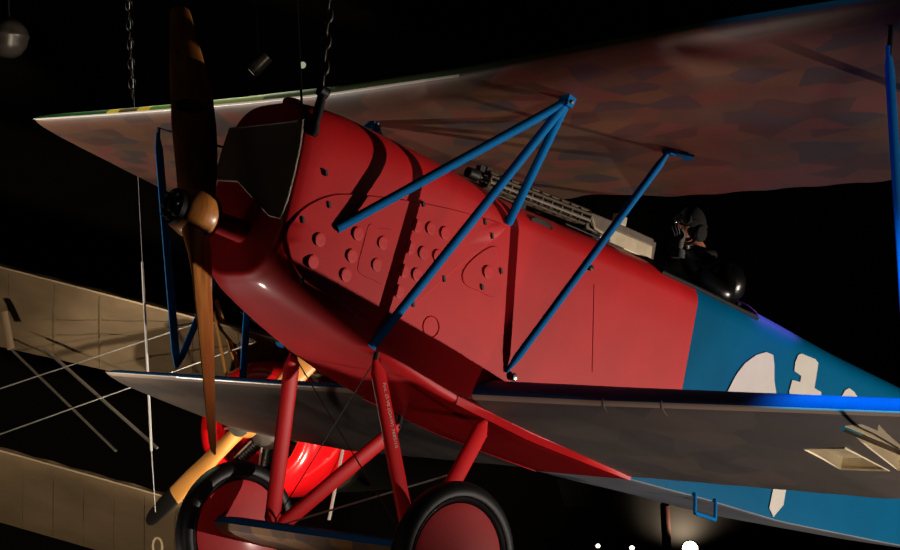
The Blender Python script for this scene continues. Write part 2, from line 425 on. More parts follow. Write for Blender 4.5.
pb.lathe((-.12, 0, 0), (1, 0, 0), [(0, .08), (.01, .1), (.08, .125), (.15, .135), (.20, .115), (.225, .08), (.24, .05)], 32)
prop = pb.build('propeller', WOOD, plane, 50)
hub = MB(); hub.lathe((-.145, 0, 0), (1, 0, 0), [(-.035, .022), (-.03, .03), (0, .032), (.002, .092), (.03, .095), (.032, .06)], 32)
hb = hub.build('propeller_hub', BLACKM, prop, 40)
for k in range(8):
    a = 2 * PI * k / 8; bo = MB(); bo.lathe((-.165, .068 * math.cos(a), .068 * math.sin(a)), (1, 0, 0), [(0, .006), (.001, .011), (.024, .011), (.025, .004)], 6); bo.build('hub_bolt', STEEL, hb, 30)
# shaft housing
sh = MB(); sh.lathe((.04, 0, 0), (1, 0, 0), [(0, .05), (.1, .055), (.27, .06)], 24); sh.build('shaft_housing', RED, plane)
# oval maker's mark on the upper blade
r_l = .66; b_l = math.radians(60); chd = math.sin(b_l) * xax - math.cos(b_l) * tdir; nn_l = np.cross(chd, rdir)
if nn_l @ (-F_) < 0: nn_l = -nn_l
tside = .021 if np.cross(chd, rdir) @ nn_l > 0 else .0115
oc = rdir * r_l + nn_l * (tside + .004)
ov = MB(); ov.plate([oc + .066 * math.cos(t) * chd + .042 * math.sin(t) * rdir for t in np.linspace(0, 2 * PI, 32, endpoint=False)], nn_l, .001)
ovo = ov.build('maker_oval', mat('decal_black', (10, 8, 8), .4), prop, 30)
sgn = 1 if chd @ R_ > 0 else -1
text_mesh('40', 'oval_lettering', mat('decal_grey', (120, 104, 90), .5), ovo, oc + nn_l * .002, sgn * chd, rdir + .25 * sgn * chd, .075)

# ---- wings
def wing(name, xle, zle, xte, zte, ys, tk, mats, le_mat_top=1, boolean=None):
    S = [1, .97, .9, .8, .65, .5, .35, .22, .13, .07, .035, .012, .003, 0]
    T = [.002, .008, .024, .046, .078, .098, .108, .102, .098, .085, .066, .040, .02, 0]
    B = [.002, .004, .010, .020, .034, .044, .052, .058, .060, .055, .044, .026, .012, 0]
    rings = []
    for y in ys:
        k, tip = tk(y)
        x0, z0, x1, z1 = xle(y), zle(y), xte(y), zte(y)
        o_top = (1.4 if y < 0 else .7) if name == 'lower_wing' else 1.
        def P(s, o): return (x0 + (x1 - x0) * s, y, z0 + (z1 - z0) * s + (o * o_top if o > 0 else o) * k * tip)
        ring = [P(s, t) for s, t in zip(S, T)] + [P(s, -b) for s, b in zip(S[-2::-1], B[-2::-1])]
        rings.append(ring)
    mb = MB(); mb.loft(rings, True, (True, True))
    n = len(rings[0])
    o = mb.build(name, mats, plane, 40)
    nt = len(S)
    for p in o.data.polygons:
        idx = [v % n for v in p.vertices]
        if len(idx) == 4:
            j = sorted(idx)
            lo = j[0] if j[-1] - j[0] < n - 2 else n - 1
            p.material_index = 1 if lo < nt - 1 else (len(mats) - 1 if lo < (nt + 1 if name == 'lower_wing' else nt) and (name != 'upper_wing' or p.center.y > -.25) else 0)  # painted highlight strip; on the upper wing only where the edge is lit
    return o
def arr(a, b, n): return list(np.linspace(a, b, n))
ys_u = [-4.45, -4.43, -4.38] + arr(-4.3, 4.3, 121) + [4.38, 4.43, 4.45]
tipf = lambda y, e: 1. if abs(y) < e - .1 else math.sqrt(max(1 - ((abs(y) - e + .1) / .1) ** 2, .0004))
zle_u = lambda y: I(y, [-4.45, -3, -1.93, -1, -.22, .3, .9, 1.84, 2.62, 3.45, 4.45], [1.335, 1.31, 1.285, 1.243, 1.209, 1.204, 1.198, 1.214, 1.236, 1.264, 1.303])
def xte_u(y):
    a = abs(y); x = I(a, [0, 3.2, 4.45], [2.83, 2.80, 2.645])
    x -= .024 * abs(math.sin(PI * (y + .17) / .36)) if a < 4.2 else 0
    if a < .62: x -= .11 * (0.5 + .5 * math.cos(PI * a / .62))
    return x
zte_u = lambda y: I(abs(y), [0, .8, 2.0, 3.2, 4.45], [.975, .975, .99, 1.04, 1.14])
tk_u = lambda y: (I(abs(y), [0, 1, 4.45], [1.15, 1.1, .75]), tipf(y, 4.45))
upper = wing('upper_wing', lambda y: 1.308, zle_u, xte_u, zte_u, ys_u, tk_u, [LOZ, TOPM, EDGE_GLINT])
upper['label'] = 'upper wing in printed camouflage fabric with green top'
def under(y, x):   # underside height of the upper wing
    s = (x - 1.308) / (xte_u(y) - 1.308); k = tk_u(y)[0]
    b = I(s, [0, .012, .035, .07, .13, .22, .35, .5, .65, .8, .9, 1], [0, .026, .044, .055, .06, .058, .052, .044, .034, .02, .01, .002])
    return zle_u(y) + (zte_u(y) - zle_u(y)) * s - b * k
ys_l = [-3.47, -3.45, -3.40] + arr(-3.34, 3.34, 91) + [3.40, 3.45, 3.47]
zle_l = lambda y: I(abs(y), [0, 1.2, 2.3, 3.47], [-.471, -.470, -.457, -.446])
xte_l = lambda y: I(abs(y), [0, 3.0, 3.47], [3.06, 3.05, 2.96]) - (.018 * abs(math.sin(PI * (y + .1) / .33)) if abs(y) < 3.3 else 0)
zte_l = lambda y: I(abs(y), [0, 2.2, 3.47], [-.65, -.645, -.575])
tk_l = lambda y: (I(abs(y), [0, 1, 3.47], [.95, .92, .7]), tipf(y, 3.47))
lower = wing('lower_wing', lambda y: 1.807 - .09 * max(0, min(1, (1.1 - abs(y)) / .65)), lambda y: zle_l(y) - .02 * max(0, min(1, (1.1 - abs(y)) / .65)), xte_l, zte_l, ys_l, tk_l, [LOZ_L, BLUE_LE, CREAM, EDGE_GLINT_L])
lower['label'] = 'lower wing with blue top and faded camouflage underside'
def under_l(y, x):
    s = (x - 1.807) / (xte_l(y) - 1.807); k = tk_l(y)[0]
    b = I(s, [0, .012, .035, .07, .13, .22, .35, .5, .65, .8, .9, 1], [0, .026, .044, .055, .06, .058, .052, .044, .034, .02, .01, .002])
    return zle_l(y) + (zte_l(y) - zle_l(y)) * s - b * k
def on_lower(u, v):
    p = unp(u, v, (0, 0, 1), (0, 0, -.56))
    for _ in range(8): p = unp(u, v, (0, 0, 1), (0, 0, under_l(p[1], p[0])))
    return p
# open inspection bays cut into the fabric of the lower wing
cut = MB()
bays = [[(805, 449), (845, 447.5), (889, 470), (841, 468.5)], [(812, 425), (852, 425), (905, 449), (915, 472), (898, 470), (868, 448)]]
for poly in bays:
    P = [on_lower(*q) for q in poly]
    cut.loft([[p + np.array([0, 0, -.15]) for p in P], [p + np.array([0, 0, .055]) for p in P]], True, (True, True))
cutter = cut.build('cutter', [CREAM], None, 0, M_A)
bo = lower.modifiers.new('bays', 'BOOLEAN'); bo.operation = 'DIFFERENCE'; bo.object = cutter; bo.solver = 'EXACT'; bo.material_mode = 'TRANSFER'
dg = bpy.context.evaluated_depsgraph_get(); dg.update()
me2 = bpy.data.meshes.new_from_object(lower.evaluated_get(dg)); lower.modifiers.clear(); old = lower.data; lower.data = me2; me2.name = 'lower_wing'
bpy.data.objects.remove(cutter)
for poly in bays[:1]:
    P = [on_lower(*q) for q in poly]
    rb_ = MB(); rb_.path(P, .007, 6, closed=True); rb_.build('bay_frame', CREAM, lower, 60)
rb2 = MB(); rb2.path([on_lower(860, 449.5) + (0, 0, .02), on_lower(892, 468) + (0, 0, .02)], .01, 6)
rb2.build('wing_rib', RIBW, lower, 60)
rb2 = MB(); rb2.path([on_lower(842, 433) + (0, 0, .02), on_lower(900, 457) + (0, 0, .02)], .012, 6); rb2.build('wing_rib', RIBW, lower, 60)
# leading edge tape joints
for u in (539, 603, 662):
    p = unp(u, 404, (1, 0, 0), (1.815, 0, 0)); tj = MB()
    y = p[1]; tj.path([(1.807 + s * 1.24, y, zle_l(y) + o * .93) for s, o in ((.07, -.058), (.035, -.047), (.012, -.029), (0, 0), (.012, .028))], .006, 6); tj.build('tape_joint', LOZ_L, lower, 60)
# wing root fairing strips
for sg in (-1, 1):
    fs = MB(); A = []; Bq = []
    for x in np.linspace(1.62, 3.06, 14):
        zb = I(x, BX, ZB); w = I(x, SX, W_)
        A.append((x, sg * (w + .002), zb - .003)); Bq.append((x, sg * (w + .045 * min(1, (x - 1.6) / .25) * min(1, (3.08 - x) / .5)), zb + .028))
    fs.loft([A, Bq, [(p[0], p[1], p[2] + .02) for p in Bq]], False, (False, False)); fs.build('wing_root_fairing', RED, plane, 40)

# ---- struts (streamlined tubes)
def strut(name, p0, p1, w, parent=plane, m=BLUE, flat=.5, taper=True):
    p0, p1 = np.asarray(p0, float), np.asarray(p1, float); d = (p1 - p0); L = np.linalg.norm(d); d /= L
    a = np.array([1., 0, 0]); a = a - (a @ d) * d; a /= np.linalg.norm(a); b = np.cross(d, a)
    mb = MB(); rings = []
    for t, k in ([(0, .35), (.02, .55), (.07, 1), (.93, 1), (.98, .55), (1, .35)] if taper else [(0, 1), (1, 1)]):
        c = p0 + (p1 - p0) * t
        rings.append([c + w * (k * (math.cos(q) if math.cos(q) < 0 else 1.25 * math.cos(q)) * a * .9 + max(k, .6) * flat * math.sin(q) * b) for q in np.linspace(0, 2 * PI, 20, endpoint=False)])
    mb.loft(rings, True, (True, True)); return mb.build(name, m, parent, 50)
for sg in (-1, 1):
    ap = np.array([1.60, sg * .80, under(.8, 1.60) - .006]); ar = np.array([2.27, sg * .965, under(.965, 2.27) - .004])
    f1 = np.array([.592, sg * .385, .098]); f2 = np.array([.968, sg * .392, -.425]); f3 = np.array([1.722, sg * .392, .474]); f4 = np.array([1.926, sg * .395, -.312])
    if sg < 0:
        ap = unp(567, 101, (0, 1, 0), (0, -.81, 0)); ar = unp(670.5, 149, (0, 1, 0), (0, -.975, 0))
    else:
        ap2 = unp(567, 101, (0, 1, 0), (0, -.81, 0)); ap = np.array([ap2[0], -ap2[1], ap2[2]]); ar2 = unp(670.5, 149, (0, 1, 0), (0, -.975, 0)); ar = np.array([ar2[0], -ar2[1], ar2[2]])
    for f in (f1, f2, f3): strut('cabane_strut', f, ap, .026, flat=.8, taper=False)
    strut('cabane_strut', f4, ar, .024, flat=.8, taper=True)
    for q in (ap, ar):
        zt = under(q[1], q[0])
        br = MB(); br.loft([[q + np.array([dx * .022, dy * .03, -.035]) for dx, dy in ((-1, -1), (1, -1), (1, 1), (-1, 1))], [np.array([q[0] + dx * .03, q[1] + dy * .045, zt + .012]) for dx, dy in ((-1, -1), (1, -1), (1, 1), (-1, 1))]], True, (True, True))
        bk = br.build('strut_bracket', BLUE, plane, 0)
        bl = MB(); bl.lathe(q + np.array([0, -.034, -.01]), (0, -1, 0), [(0, .011), (.012, .011), (.016, .006)], 8); bl.build('bracket_bolt', STEEL, bk, 30)
    if sg < 0:
        tr = MB(); q = ar; z0 = under(q[1], q[0])
        tr.plate([(q[0] - .02, q[1] - .05, z0 - .004), (q[0] + .05, q[1] - .14, under(q[1] - .14, q[0] + .05) - .006), (q[0] + .10, q[1] - .05, under(q[1], q[0] + .1) - .004)], (0, 0, -1), .012)
        tr.build('bracket_gusset', BLUE, plane, 0)
    # outer N struts
    tf = (1.447, sg * 2.95, 1.137); tb = (2.03, sg * 2.95, -.352)
    trr = (2.3, sg * 2.95, under(sg * 2.95, 2.3)); tbr = (2.50, sg * 2.80, -.42)
    strut('interplane_strut', tf, tb, .031, flat=.5); strut('interplane_strut', trr, tbr, .029, flat=.5); strut('interplane_strut', tb, trr, .026, flat=.5)
    ft = MB(); ft.path([(tf[0], tf[1], under(tf[1], tf[0]) + .01), np.array(tf) + (.02, 0, -.04)], .012, 8); ft.build('strut_fitting', BLACKM, plane, 40)

# ---- undercarriage
WC = {-1: unp(453, 561, (0, 1, 0), (0, -.9, 0)), 1: unp(236, 531, (0, 1, 0), (0, .9, 0))}
for sg in (-1, 1):
    g1 = unp(375, 360, (0, 1, 0), (0, -.36, 0)) if sg < 0 else np.array([1.0, .36, -.46])
    if sg > 0: g1 = unp(292.5, 353, (0, 1, 0), (0, .36, 0))
    g2 = unp(485, 421, (0, 1, 0), (0, -.375, 0)) if sg < 0 else unp(399, 425, (0, 1, 0), (0, .375, 0))
    ft = np.array([1.335, sg * .60, -1.39])
    l1 = strut('landing_gear_leg', g1, ft, .050, m=RED_IN, flat=.42); l2 = strut('landing_gear_leg', g2, ft + (.03, 0, 0), .050, m=RED_IN, flat=.42)
    for g in (g1, g2):
        lg = MB(); lg.path([g + (0, 0, .06), g + (0, 0, -.02)], .014, 8); lg.build('leg_fitting', BLACKM, plane, 40)
    if sg < 0:
        d = (ft - g1); d /= np.linalg.norm(d); a = np.array([1., 0, 0]); a = a - (a @ d) * d; a /= np.linalg.norm(a); nb = np.cross(d, a)
        if nb @ (-F_) < 0: nb = -nb
        c = g1 + (ft - g1) * .30
        text_mesh('Fok. D.VII (OAW) 7685/18', 'stencil_lettering', WHITE, l1, c + nb * .0225 + a * .012, d, a, .031)
        st = MB(); st.path([g1 + (ft - g1) * t - a * .0465 for t in (.1, .42)], .0028, 6); st.build('leg_edge_glint', WHITE, l1, 60)  # white strip stands in for light on the leg's front edge
        PF2 = ft; PG1 = g1; PG2 = g2; L2 = l2
    else: SF2 = ft; SG1 = g1; SG2 = g2
for a, b, m in ((PG1, SF2, WIRED), (SG1, PF2, WIRED), (SF2 + np.array([.03, 0, .02]), PG2 + (PF2 - PG2) * .42, WIRE)):
    wr = MB(); wr.path([a, b], .0035 if m is WIRED else .005, 6); wr.build('bracing_wire', m, plane, 60)
# axle fairing: a small aerofoil between the wheels
af = MB(); rr = []
for y, k in ((-.80, .6), (-.78, .95), (-.7, 1), (.72, 1), (.80, .95), (.82, .6)):
    prof = [(.62, 0), (.46, .034), (.24, .062), (.10, .062), (.02, .036), (-.005, .0), (.012, -.034), (.06, -.050), (.22, -.052), (.44, -.026)]
    rr.append([(1.11 + p[0] * (.97 + .03 * k), y, -1.41 + p[1] * k + .02 * p[0] * 0 - .10 * p[0]) for p in prof])
af.loft(rr, True, (True, True))
axf = af.build('axle_fairing', [LOZ_A, mat('grey_fairing_top', (70, 66, 72), .5), BLUE], plane, 40)
for p in axf.data.polygons:
    if len(p.vertices) == 4:
        j = sorted(v % 10 for v in p.vertices); lo = j[0] if j[-1] - j[0] < 5 else 9
        p.material_index = 1 if lo < 3 else (2 if lo in (3, 4) else 0)
axf['label'] = 'streamlined axle fairing with blue front edge and brown camouflage'
ax = MB(); ax.tube(WC[-1] + (0, -.03, 0), WC[1] + (0, .03, 0), .022, seg=14); ax.build('axle', BLACKM, plane)
for sg in (-1, 1):
    c = np.array(WC[sg])
    wh = MB(); wh.path([c + .342 * np.array([math.cos(t), 0, math.sin(t)]) for t in np.linspace(0, 2 * PI, 64, endpoint=False)], .056, 20, closed=True)
    # moulded ridge on the tyre wall
    for s2 in (-1, 1): wh.path([c + np.array([.322 * math.cos(t), s2 * .0515, .322 * math.sin(t)]) for t in np.linspace(0, 2 * PI, 64, endpoint=False)], .006, 6, closed=True)
    w = wh.build('wheel', RUB, plane, 60); w['label'] = 'black tyred wheel with red cover'
    wc = MB()
    wc.lathe(c, (0, 1, 0), [(-.062, .0), (-.060, .03), (-.042, .25), (-.034, .29), (.034, .29), (.042, .25), (.06, .03), (.062, 0)], 64)
    cv = wc.build('wheel_cover', RED, w, 30); cv['label'] = 'red conical wheel cover'
    hb = MB(); hb.lathe(c, (0, 1, 0), [(-.085, .02), (-.07, .034), (.07, .034), (.085, .02)], 20); hb.build('wheel_hub', BLACKM, w)
# boarding step
sp = MB(); q = [(3.655, -.376, -.62), (3.685, -.376, -.735), (3.895, -.362, -.735), (3.865, -.362, -.615)]
sp.path([q[0], q[1]], .011, 8); sp.path([q[1], q[2]], .013, 8); sp.path([q[2], q[3]], .011, 8)
sp.build('boarding_step', BLUE, plane, 50)
# ---- white marking on the blue rear fuselage (on the tapered port side)
nS = np.array([.0700, -.9975, 0.]); p0S = np.array([3.4, -.392, 0])
def rside(u, v): return unp(u, v, nS, p0S) + nS * .002
shapes = [
    [(727, 392), (731, 384), (737, 373), (745, 363), (756, 355), (766, 352), (773, 355), (774, 366), (774, 380), (777, 402), (740, 410), (722, 405)],
    [(798, 355), (801, 353.5), (815, 359), (818, 363), (817, 370), (814, 388), (821, 392), (820, 405), (788, 405), (789, 391), (792, 380), (800, 382), (801, 376), (794, 371), (795, 362)],
    [(841, 397), (845, 390), (849, 388), (854, 392), (858, 398), (862, 412), (836, 412)],
    [(773, 488), (786, 488), (783, 505), (773, 517), (769, 508)]]
for sp_ in shapes:
    ins = MB(); ins.plate([rside(*q) for q in sp_], nS, .0012); ins.build('white_marking', WHITE, rear, 20)
# ---- machine guns
def gun(sg):
    y = sg * .16 ; g = MB()
    m0 = np.array([1.70, y, .735]); m1 = np.array([2.52, y, .765]); d = (m1 - m0) / np.linalg.norm(m1 - m0)
    rec = MB()
    rec.box((2.64, y, .752), (.135, 0, .004), (0, .032, 0), (0, 0, .052))
    rec.box((2.90, y - .0, .716), (.19, 0, .002), (0, .036, 0), (-.005, 0, .045), 1)
    rec.box((2.93, y, .785), (.16, 0, 0), (0, .03, 0), (0, 0, .024))
    rec.box((2.80, y, .838), (.045, 0, 0), (0, .02, 0), (0, 0, .03), 1)
    rec.box((3.10, y, .735), (.02, 0, 0), (0, .03, 0), (0, 0, .06))
    gunm = rec.build('machine_gun', [GUNM, GUNL], plane, 0)
    bv = gunm.modifiers.new('b', 'BEVEL'); bv.width = .006; bv.segments = 2
    # perforated cooling jacket: rings and longitudinal bars round an inner barrel
    up = np.array([0, 0, 1.]) - d[2] * d; up /= np.linalg.norm(up); sd = np.cross(d, up)
    ja = MB(); L = np.linalg.norm(m1 - m0); rj = .044
    for k in range(11):
        c = m0 + d * L * (k / 10); ja.path([c + rj * (math.cos(t) * up + math.sin(t) * sd) for t in np.linspace(0, 2 * PI, 20, endpoint=False)], .008, 6, closed=True)
    for k in range(8):
        t = 2 * PI * (k + .5) / 8; o = rj * (math.cos(t) * up + math.sin(t) * sd); ja.path([m0 + o, m1 + o], .011, 6)
    ja.build('cooling_jacket', GUNM, gunm, 60)
    ba = MB(); ba.tube(m0 - d * .12, m1, .016, seg=14); ba.lathe(m0 - d * .12, d, [(-.02, .016), (-.02, .03), (.05, .036), (.07, .02)], 18)
    ba.build('barrel', BLACKM, gunm)
    cl = MB()
    for dx, dz in ((-.05, .045), (.0, .05), (.05, .03)):
        cl.box(m0 + d * (dx) + up * dz, (.018, 0, 0), (0, .02, 0), (0, 0, .016))
    cl.build('muzzle_sight', BLACKM, gunm, 0)
    kn = MB(); kn.lathe((2.57, y - .075, .665), (0, -1, 0), [(0, .012), (.02, .02), (.034, .016), (.04, .0)], 16); kn.path([(2.57, y - .02, .69), (2.57, y - .075, .667)], .006, 6)
    kn.build('cocking_knob', ALU, gunm)
    arm = MB(); arm.path([(2.52, y - .045, .77), (2.56, y - .05, .712), (2.68, y - .05, .70)], .009, 6); arm.build('cocking_lever', GUNL, gunm, 50)
    for x in (2.0, 2.6):
        mt = MB(); mt.box((x, y, .69), (.02, 0, 0), (0, .02, 0), (0, 0, .035)); mt.build('gun_mount', BLACKM, gunm, 0)
gun(-1); gun(1)
# dark trough under the guns
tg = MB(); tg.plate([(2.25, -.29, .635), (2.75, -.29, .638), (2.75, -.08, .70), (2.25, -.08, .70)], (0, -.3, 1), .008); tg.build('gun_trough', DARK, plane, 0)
# lifting bolt on the nose
lb = MB(); A = side(313, 131); Bp = unp(323, 92, (0, 1, 0), (0, A[1] + .03, 0)); dd = (Bp - A) / np.linalg.norm(Bp - A)
lb.path([A - dd * .03, A, A + (Bp - A) * .55, Bp], [.022, .022, .026, .022], 12); lb.path([A - dd * .02, A + dd * .03], .03, 12)
lb.lathe(Bp, np.cross(dd, (0, 1, 0)), [(-.03, .02), (-.025, .03), (.025, .03), (.03, .02)], 14)
lb.build('lifting_bolt', BLACKM, plane, 50)
HOOK = Bp

# ================================================================== THE PILOT
pil = MB()
def skin_mesh(nodes, edges, sub=2):
    me = bpy.data.meshes.new('sk'); me.from_pydata([n[0] for n in nodes], edges, [])
    o = bpy.data.objects.new('sk', me); COL.objects.link(o)
    md = o.modifiers.new('s', 'SKIN'); md.use_smooth_shade = True
    for i, n in enumerate(nodes):
        r = n[1]; me.skin_vertices[0].data[i].radius = (r, r) if not hasattr(r, '__len__') else r
    me.skin_vertices[0].data[0].use_root = True
    ss = o.modifiers.new('ss', 'SUBSURF'); ss.levels = sub; ss.render_levels = sub
    dg = bpy.context.evaluated_depsgraph_get(); dg.update()
    r = bpy.data.meshes.new_from_object(o.evaluated_get(dg)); bpy.data.objects.remove(o)
    return [tuple(v.co) for v in r.vertices], [tuple(p.vertices) for p in r.polygons]
HC = np.array([3.60, 0, 1.055])          # head centre
nodes = [((3.74, 0, .22), .15), ((3.76, 0, .45), .16), ((3.77, 0, .66), .175), ((3.75, 0, .80), .14), ((3.70, 0, .90), .062), ((3.63, 0, 1.0), .062),
         ((3.76, -.20, .785), .085), ((3.66, -.30, .60), .062), ((3.44, -.21, .72), .045), ((3.36, -.17, .80), .032),
         ((3.76, .20, .785), .085), ((3.64, .30, .58), .062), ((3.38, .20, .52), .042), ((3.30, .16, .52), .034),
         ((3.62, -.13, .18), .10), ((3.30, -.14, .26), .085), ((3.20, -.14, .02), .06),
         ((3.62, .13, .18), .10), ((3.30, .14, .26), .085), ((3.20, .14, .02), .06)]
edges = [(0, 1), (1, 2), (2, 3), (3, 4), (4, 5), (3, 6), (6, 7), (7, 8), (8, 9), (3, 10), (10, 11), (11, 12), (12, 13), (0, 14), (14, 15), (15, 16), (0, 17), (17, 18), (18, 19)]
v, f = skin_mesh(nodes, edges); body = MB(); body.add(v, f)
def head_pts(scale=1., nose=True, off=(0, 0, 0)):
    rings = []; n = 24
    for a in np.linspace(.02, PI - .02, 22):
        ring = []
        for b in np.linspace(0, 2 * PI, n, endpoint=False):
            d = np.array([math.sin(a) * math.cos(b), math.sin(a) * math.sin(b), math.cos(a)])
            p = d * np.array([.098, .077, .117])
            if d[2] < 0: p[1] *= 1 - .32 * (-d[2]); p[0] = p[0] * (1 - .1 * (-d[2])) - .012 * (-d[2])
            if nose and d[0] < -.5:
                p[0] -= .028 * math.exp(-((d[1] / .16) ** 2 + ((d[2] + .18) / .16) ** 2))
                p[0] += .012 * math.exp(-(((abs(d[1]) - .32) / .16) ** 2 + ((d[2] - .05) / .12) ** 2))
                p[0] -= .008 * math.exp(-((d[1] / .3) ** 2 + ((d[2] + .52) / .06) ** 2))
                p[0] -= .010 * math.exp(-((d[1] / .25) ** 2 + ((d[2] + .85) / .14) ** 2))
            ring.append(HC + np.asarray(off) + p * scale)
        rings.append(ring)
    return rings
body.loft(head_pts(), True, (True, True))
for s in (-1, 1): body.lathe(HC + np.array([.012, s * .076, -.01]), (0, s, 0), [(-.01, .02), (.006, .026), (.012, .018)], 14)
pilot = body.build('person', [SKIN], None, 60, M_A)
tag(pilot, 'pilot in black leather coat, helmet and goggles seated in the cockpit, gloved hand raised', 'person')
# one continuous surface
rm = pilot.modifiers.new('r', 'REMESH'); rm.mode = 'VOXEL'; rm.voxel_size = .009; rm.use_smooth_shade = True
dg = bpy.context.evaluated_depsgraph_get(); dg.update(); me2 = bpy.data.meshes.new_from_object(pilot.evaluated_get(dg)); pilot.modifiers.clear(); pilot.data = me2; me2.name = 'person'
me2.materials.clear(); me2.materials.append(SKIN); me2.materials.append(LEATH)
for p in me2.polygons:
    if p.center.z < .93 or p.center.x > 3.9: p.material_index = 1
# coat: torso and arms slightly larger than the body, ends at collar and cuffs
cn = [(n[0], (n[1] + .018)) for n in nodes[:4]] + [(nodes[6][0], .102), (nodes[7][0], .088), (nodes[8][0], .062), (nodes[10][0], .102), (nodes[11][0], .08), (nodes[12][0], .058)]
ce = [(0, 1), (1, 2), (2, 3), (3, 4), (4, 5), (5, 6), (3, 7), (7, 8), (8, 9)]
v, f = skin_mesh(cn, ce); coat = MB(); coat.add(v, f)
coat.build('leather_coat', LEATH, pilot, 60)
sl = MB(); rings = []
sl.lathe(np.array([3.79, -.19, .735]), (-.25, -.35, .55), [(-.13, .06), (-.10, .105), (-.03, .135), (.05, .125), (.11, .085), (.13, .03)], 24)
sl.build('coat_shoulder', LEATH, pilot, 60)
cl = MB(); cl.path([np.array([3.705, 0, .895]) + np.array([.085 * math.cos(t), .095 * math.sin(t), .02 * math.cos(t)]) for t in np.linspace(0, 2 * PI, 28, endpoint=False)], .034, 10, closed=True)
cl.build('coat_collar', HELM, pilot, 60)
hm = MB(); rg = head_pts(1.09, False)
hm.loft([[p if True else p for p in r] for r in rg[:13]], True, (True, False))
# cheek flaps
for s in (-1, 1):
    hm.lathe(HC + np.array([.018, s * .074, -.045]), (.1, s, -.1), [(-.015, .055), (.008, .055), (.014, .045)], 20)
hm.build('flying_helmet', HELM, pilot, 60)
ch = MB(); ch.path([HC + np.array([.02, .074, -.06]), HC + np.array([-.02, .045, -.118]), HC + np.array([-.025, 0, -.126]), HC + np.array([-.02, -.045, -.118]), HC + np.array([.02, -.074, -.06])], .012, 8); ch.build('chin_strap', HELM, pilot, 60)
gg = MB()
for s in (-1, 1): gg.lathe(HC + np.array([-.092, s * .034, .014]), (-1, s * .25, 0), [(-.02, .036), (.008, .036), (.014, .03)], 20)
gg.path([HC + np.array([-.1 * math.cos(t) * 1.02, .086 * math.sin(t), .016]) for t in np.linspace(.5, 2 * PI - .5, 24)], .009, 6)
gl = gg.build('flying_goggles', HELM, pilot, 60)
for s in (-1, 1):
    le = MB(); le.lathe(HC + np.array([-.106, s * .037, .014]), (-1, s * .25, 0), [(0, .028), (.004, .02), (.006, .001)], 18); le.build('goggle_lens', GLASS, gl, 60)
# raised gloved hand: palm, four unequal fingers and a thumb
Hn = np.array([3.352, -.165, .812]); upv = np.array([-.12, -.02, 1.]); upv /= np.linalg.norm(upv); fw = np.array([-1., -.15, -.1]); fw -= (fw @ upv) * upv; fw /= np.linalg.norm(fw); sdv = np.cross(upv, fw)
def H(a, b, c): return tuple(Hn + upv * a + fw * b + sdv * c)
hn = [(H(0, 0, 0), .026), (H(.045, .004, 0), .030), (H(.075, .006, 0), .026)]; he = [(0, 1), (1, 2)]
for k, (c, l) in enumerate(((-.028, .062), (-.010, .074), (.010, .07), (.028, .054))):
    b = len(hn)
    hn += [(H(.085, .006, c), .0095), (H(.085 + l * .42, .014, c * 1.15), .0088), (H(.085 + l * .72, .034, c * 1.2), .008), (H(.085 + l * .88, .052, c * 1.2), .007)]
    he += [(2, b), (b, b + 1), (b + 1, b + 2), (b + 2, b + 3)]
b = len(hn); hn += [(H(.03, .02, -.03), .0115), (H(.055, .034, -.05), .0098), (H(.08, .046, -.056), .0085)]; he += [(1, b), (b, b + 1), (b + 1, b + 2)]
v, f = skin_mesh(hn, he); gm = MB(); gm.add(v, f); gm.path([H(-.045, .0, 0), H(-.02, 0, 0), H(.01, 0, 0)], [.048, .042, .034], 16)
gm.build('glove', GLOVE, pilot, 60)
# second hand rests low on the stick
Hn = np.array([3.30, .16, .52]); 
v, f = skin_mesh(hn, he); g2 = MB(); off = np.array([3.30, .16, .52]) - np.array([3.352, -.165, .812])
g2.add([tuple(np.array(q) + off) for q in v], f); g2.build('glove', GLOVE, pilot, 60)
st = MB(); st.box((3.93, 0, .35), (.02, 0, .0), (0, .2, 0), (.03, 0, .3)); st.box((3.74, 0, .06), (.2, 0, 0), (0, .2, 0), (0, 0, .02)); st.build('seat', HELM, plane, 0)

# ================================================================== HANGING CHAINS AND CABLES
def chain(name, top, bot, label, link=.07, r=.006, m=CHAINM, group=None):
    root = thing(name, label, 'chain', None, group); root.location = tuple(bot)
    top, bot = np.asarray(top, float), np.asarray(bot, float); d = top - bot; L = np.linalg.norm(d); d /= L
    a = np.cross(d, (0, 1, 0)); a /= np.linalg.norm(a); b = np.cross(d, a)
    n = int(L / (link * .78)); proto = {}
    for k in range(n):
        c = d * (link * .78 * (k + .5)); s = a if k % 2 else b
        key = k % 2
        if key not in proto:
            mb = MB(); mb.path([d * (link * .5 * math.cos(t)) + s * (link * .27 * math.sin(t)) for t in np.linspace(0, 2 * PI, 18, endpoint=False)], r, 6, closed=True)
            o = mb.build('chain_link', m, root, 60); proto[key] = o
        else:
            o = proto[key].copy(); COL.objects.link(o); o.parent = root
        o.location = tuple(c)
    return root
hw = a2w(HOOK)
topc = at(334, -60, np.dot(hw - CW, Fw))
def to_ceiling(lo, hi): return np.asarray(lo) + (np.asarray(hi) - np.asarray(lo)) * ((12.5 - lo[2]) / (hi[2] - lo[2]))
topc = to_ceiling(hw, topc)
chain('lifting_chain', topc, hw + np.array([0, 0, .03]), 'steel lifting chain rising from the bolt on the red nose', .085, .0075)
up_at = at(133, 98, 13.15)
chain('hanging_chain', to_ceiling(up_at, at(128, -20, 13.15)), up_at, 'thin dark chain holding the far upper wing near its yellow bands', .085, .0035)
p3 = at(302, 109, 10.12)
cb = MB(); cb.path([(0, 0, 12.5 - p3[2]), (0, 0, 0)], .007, 6); o = cb.build('support_cable', BLACKM, None, 60); o.location = tuple(p3)
tag(o, 'thin dark vertical cable meeting the red nose just left of the lifting bolt', 'cable')

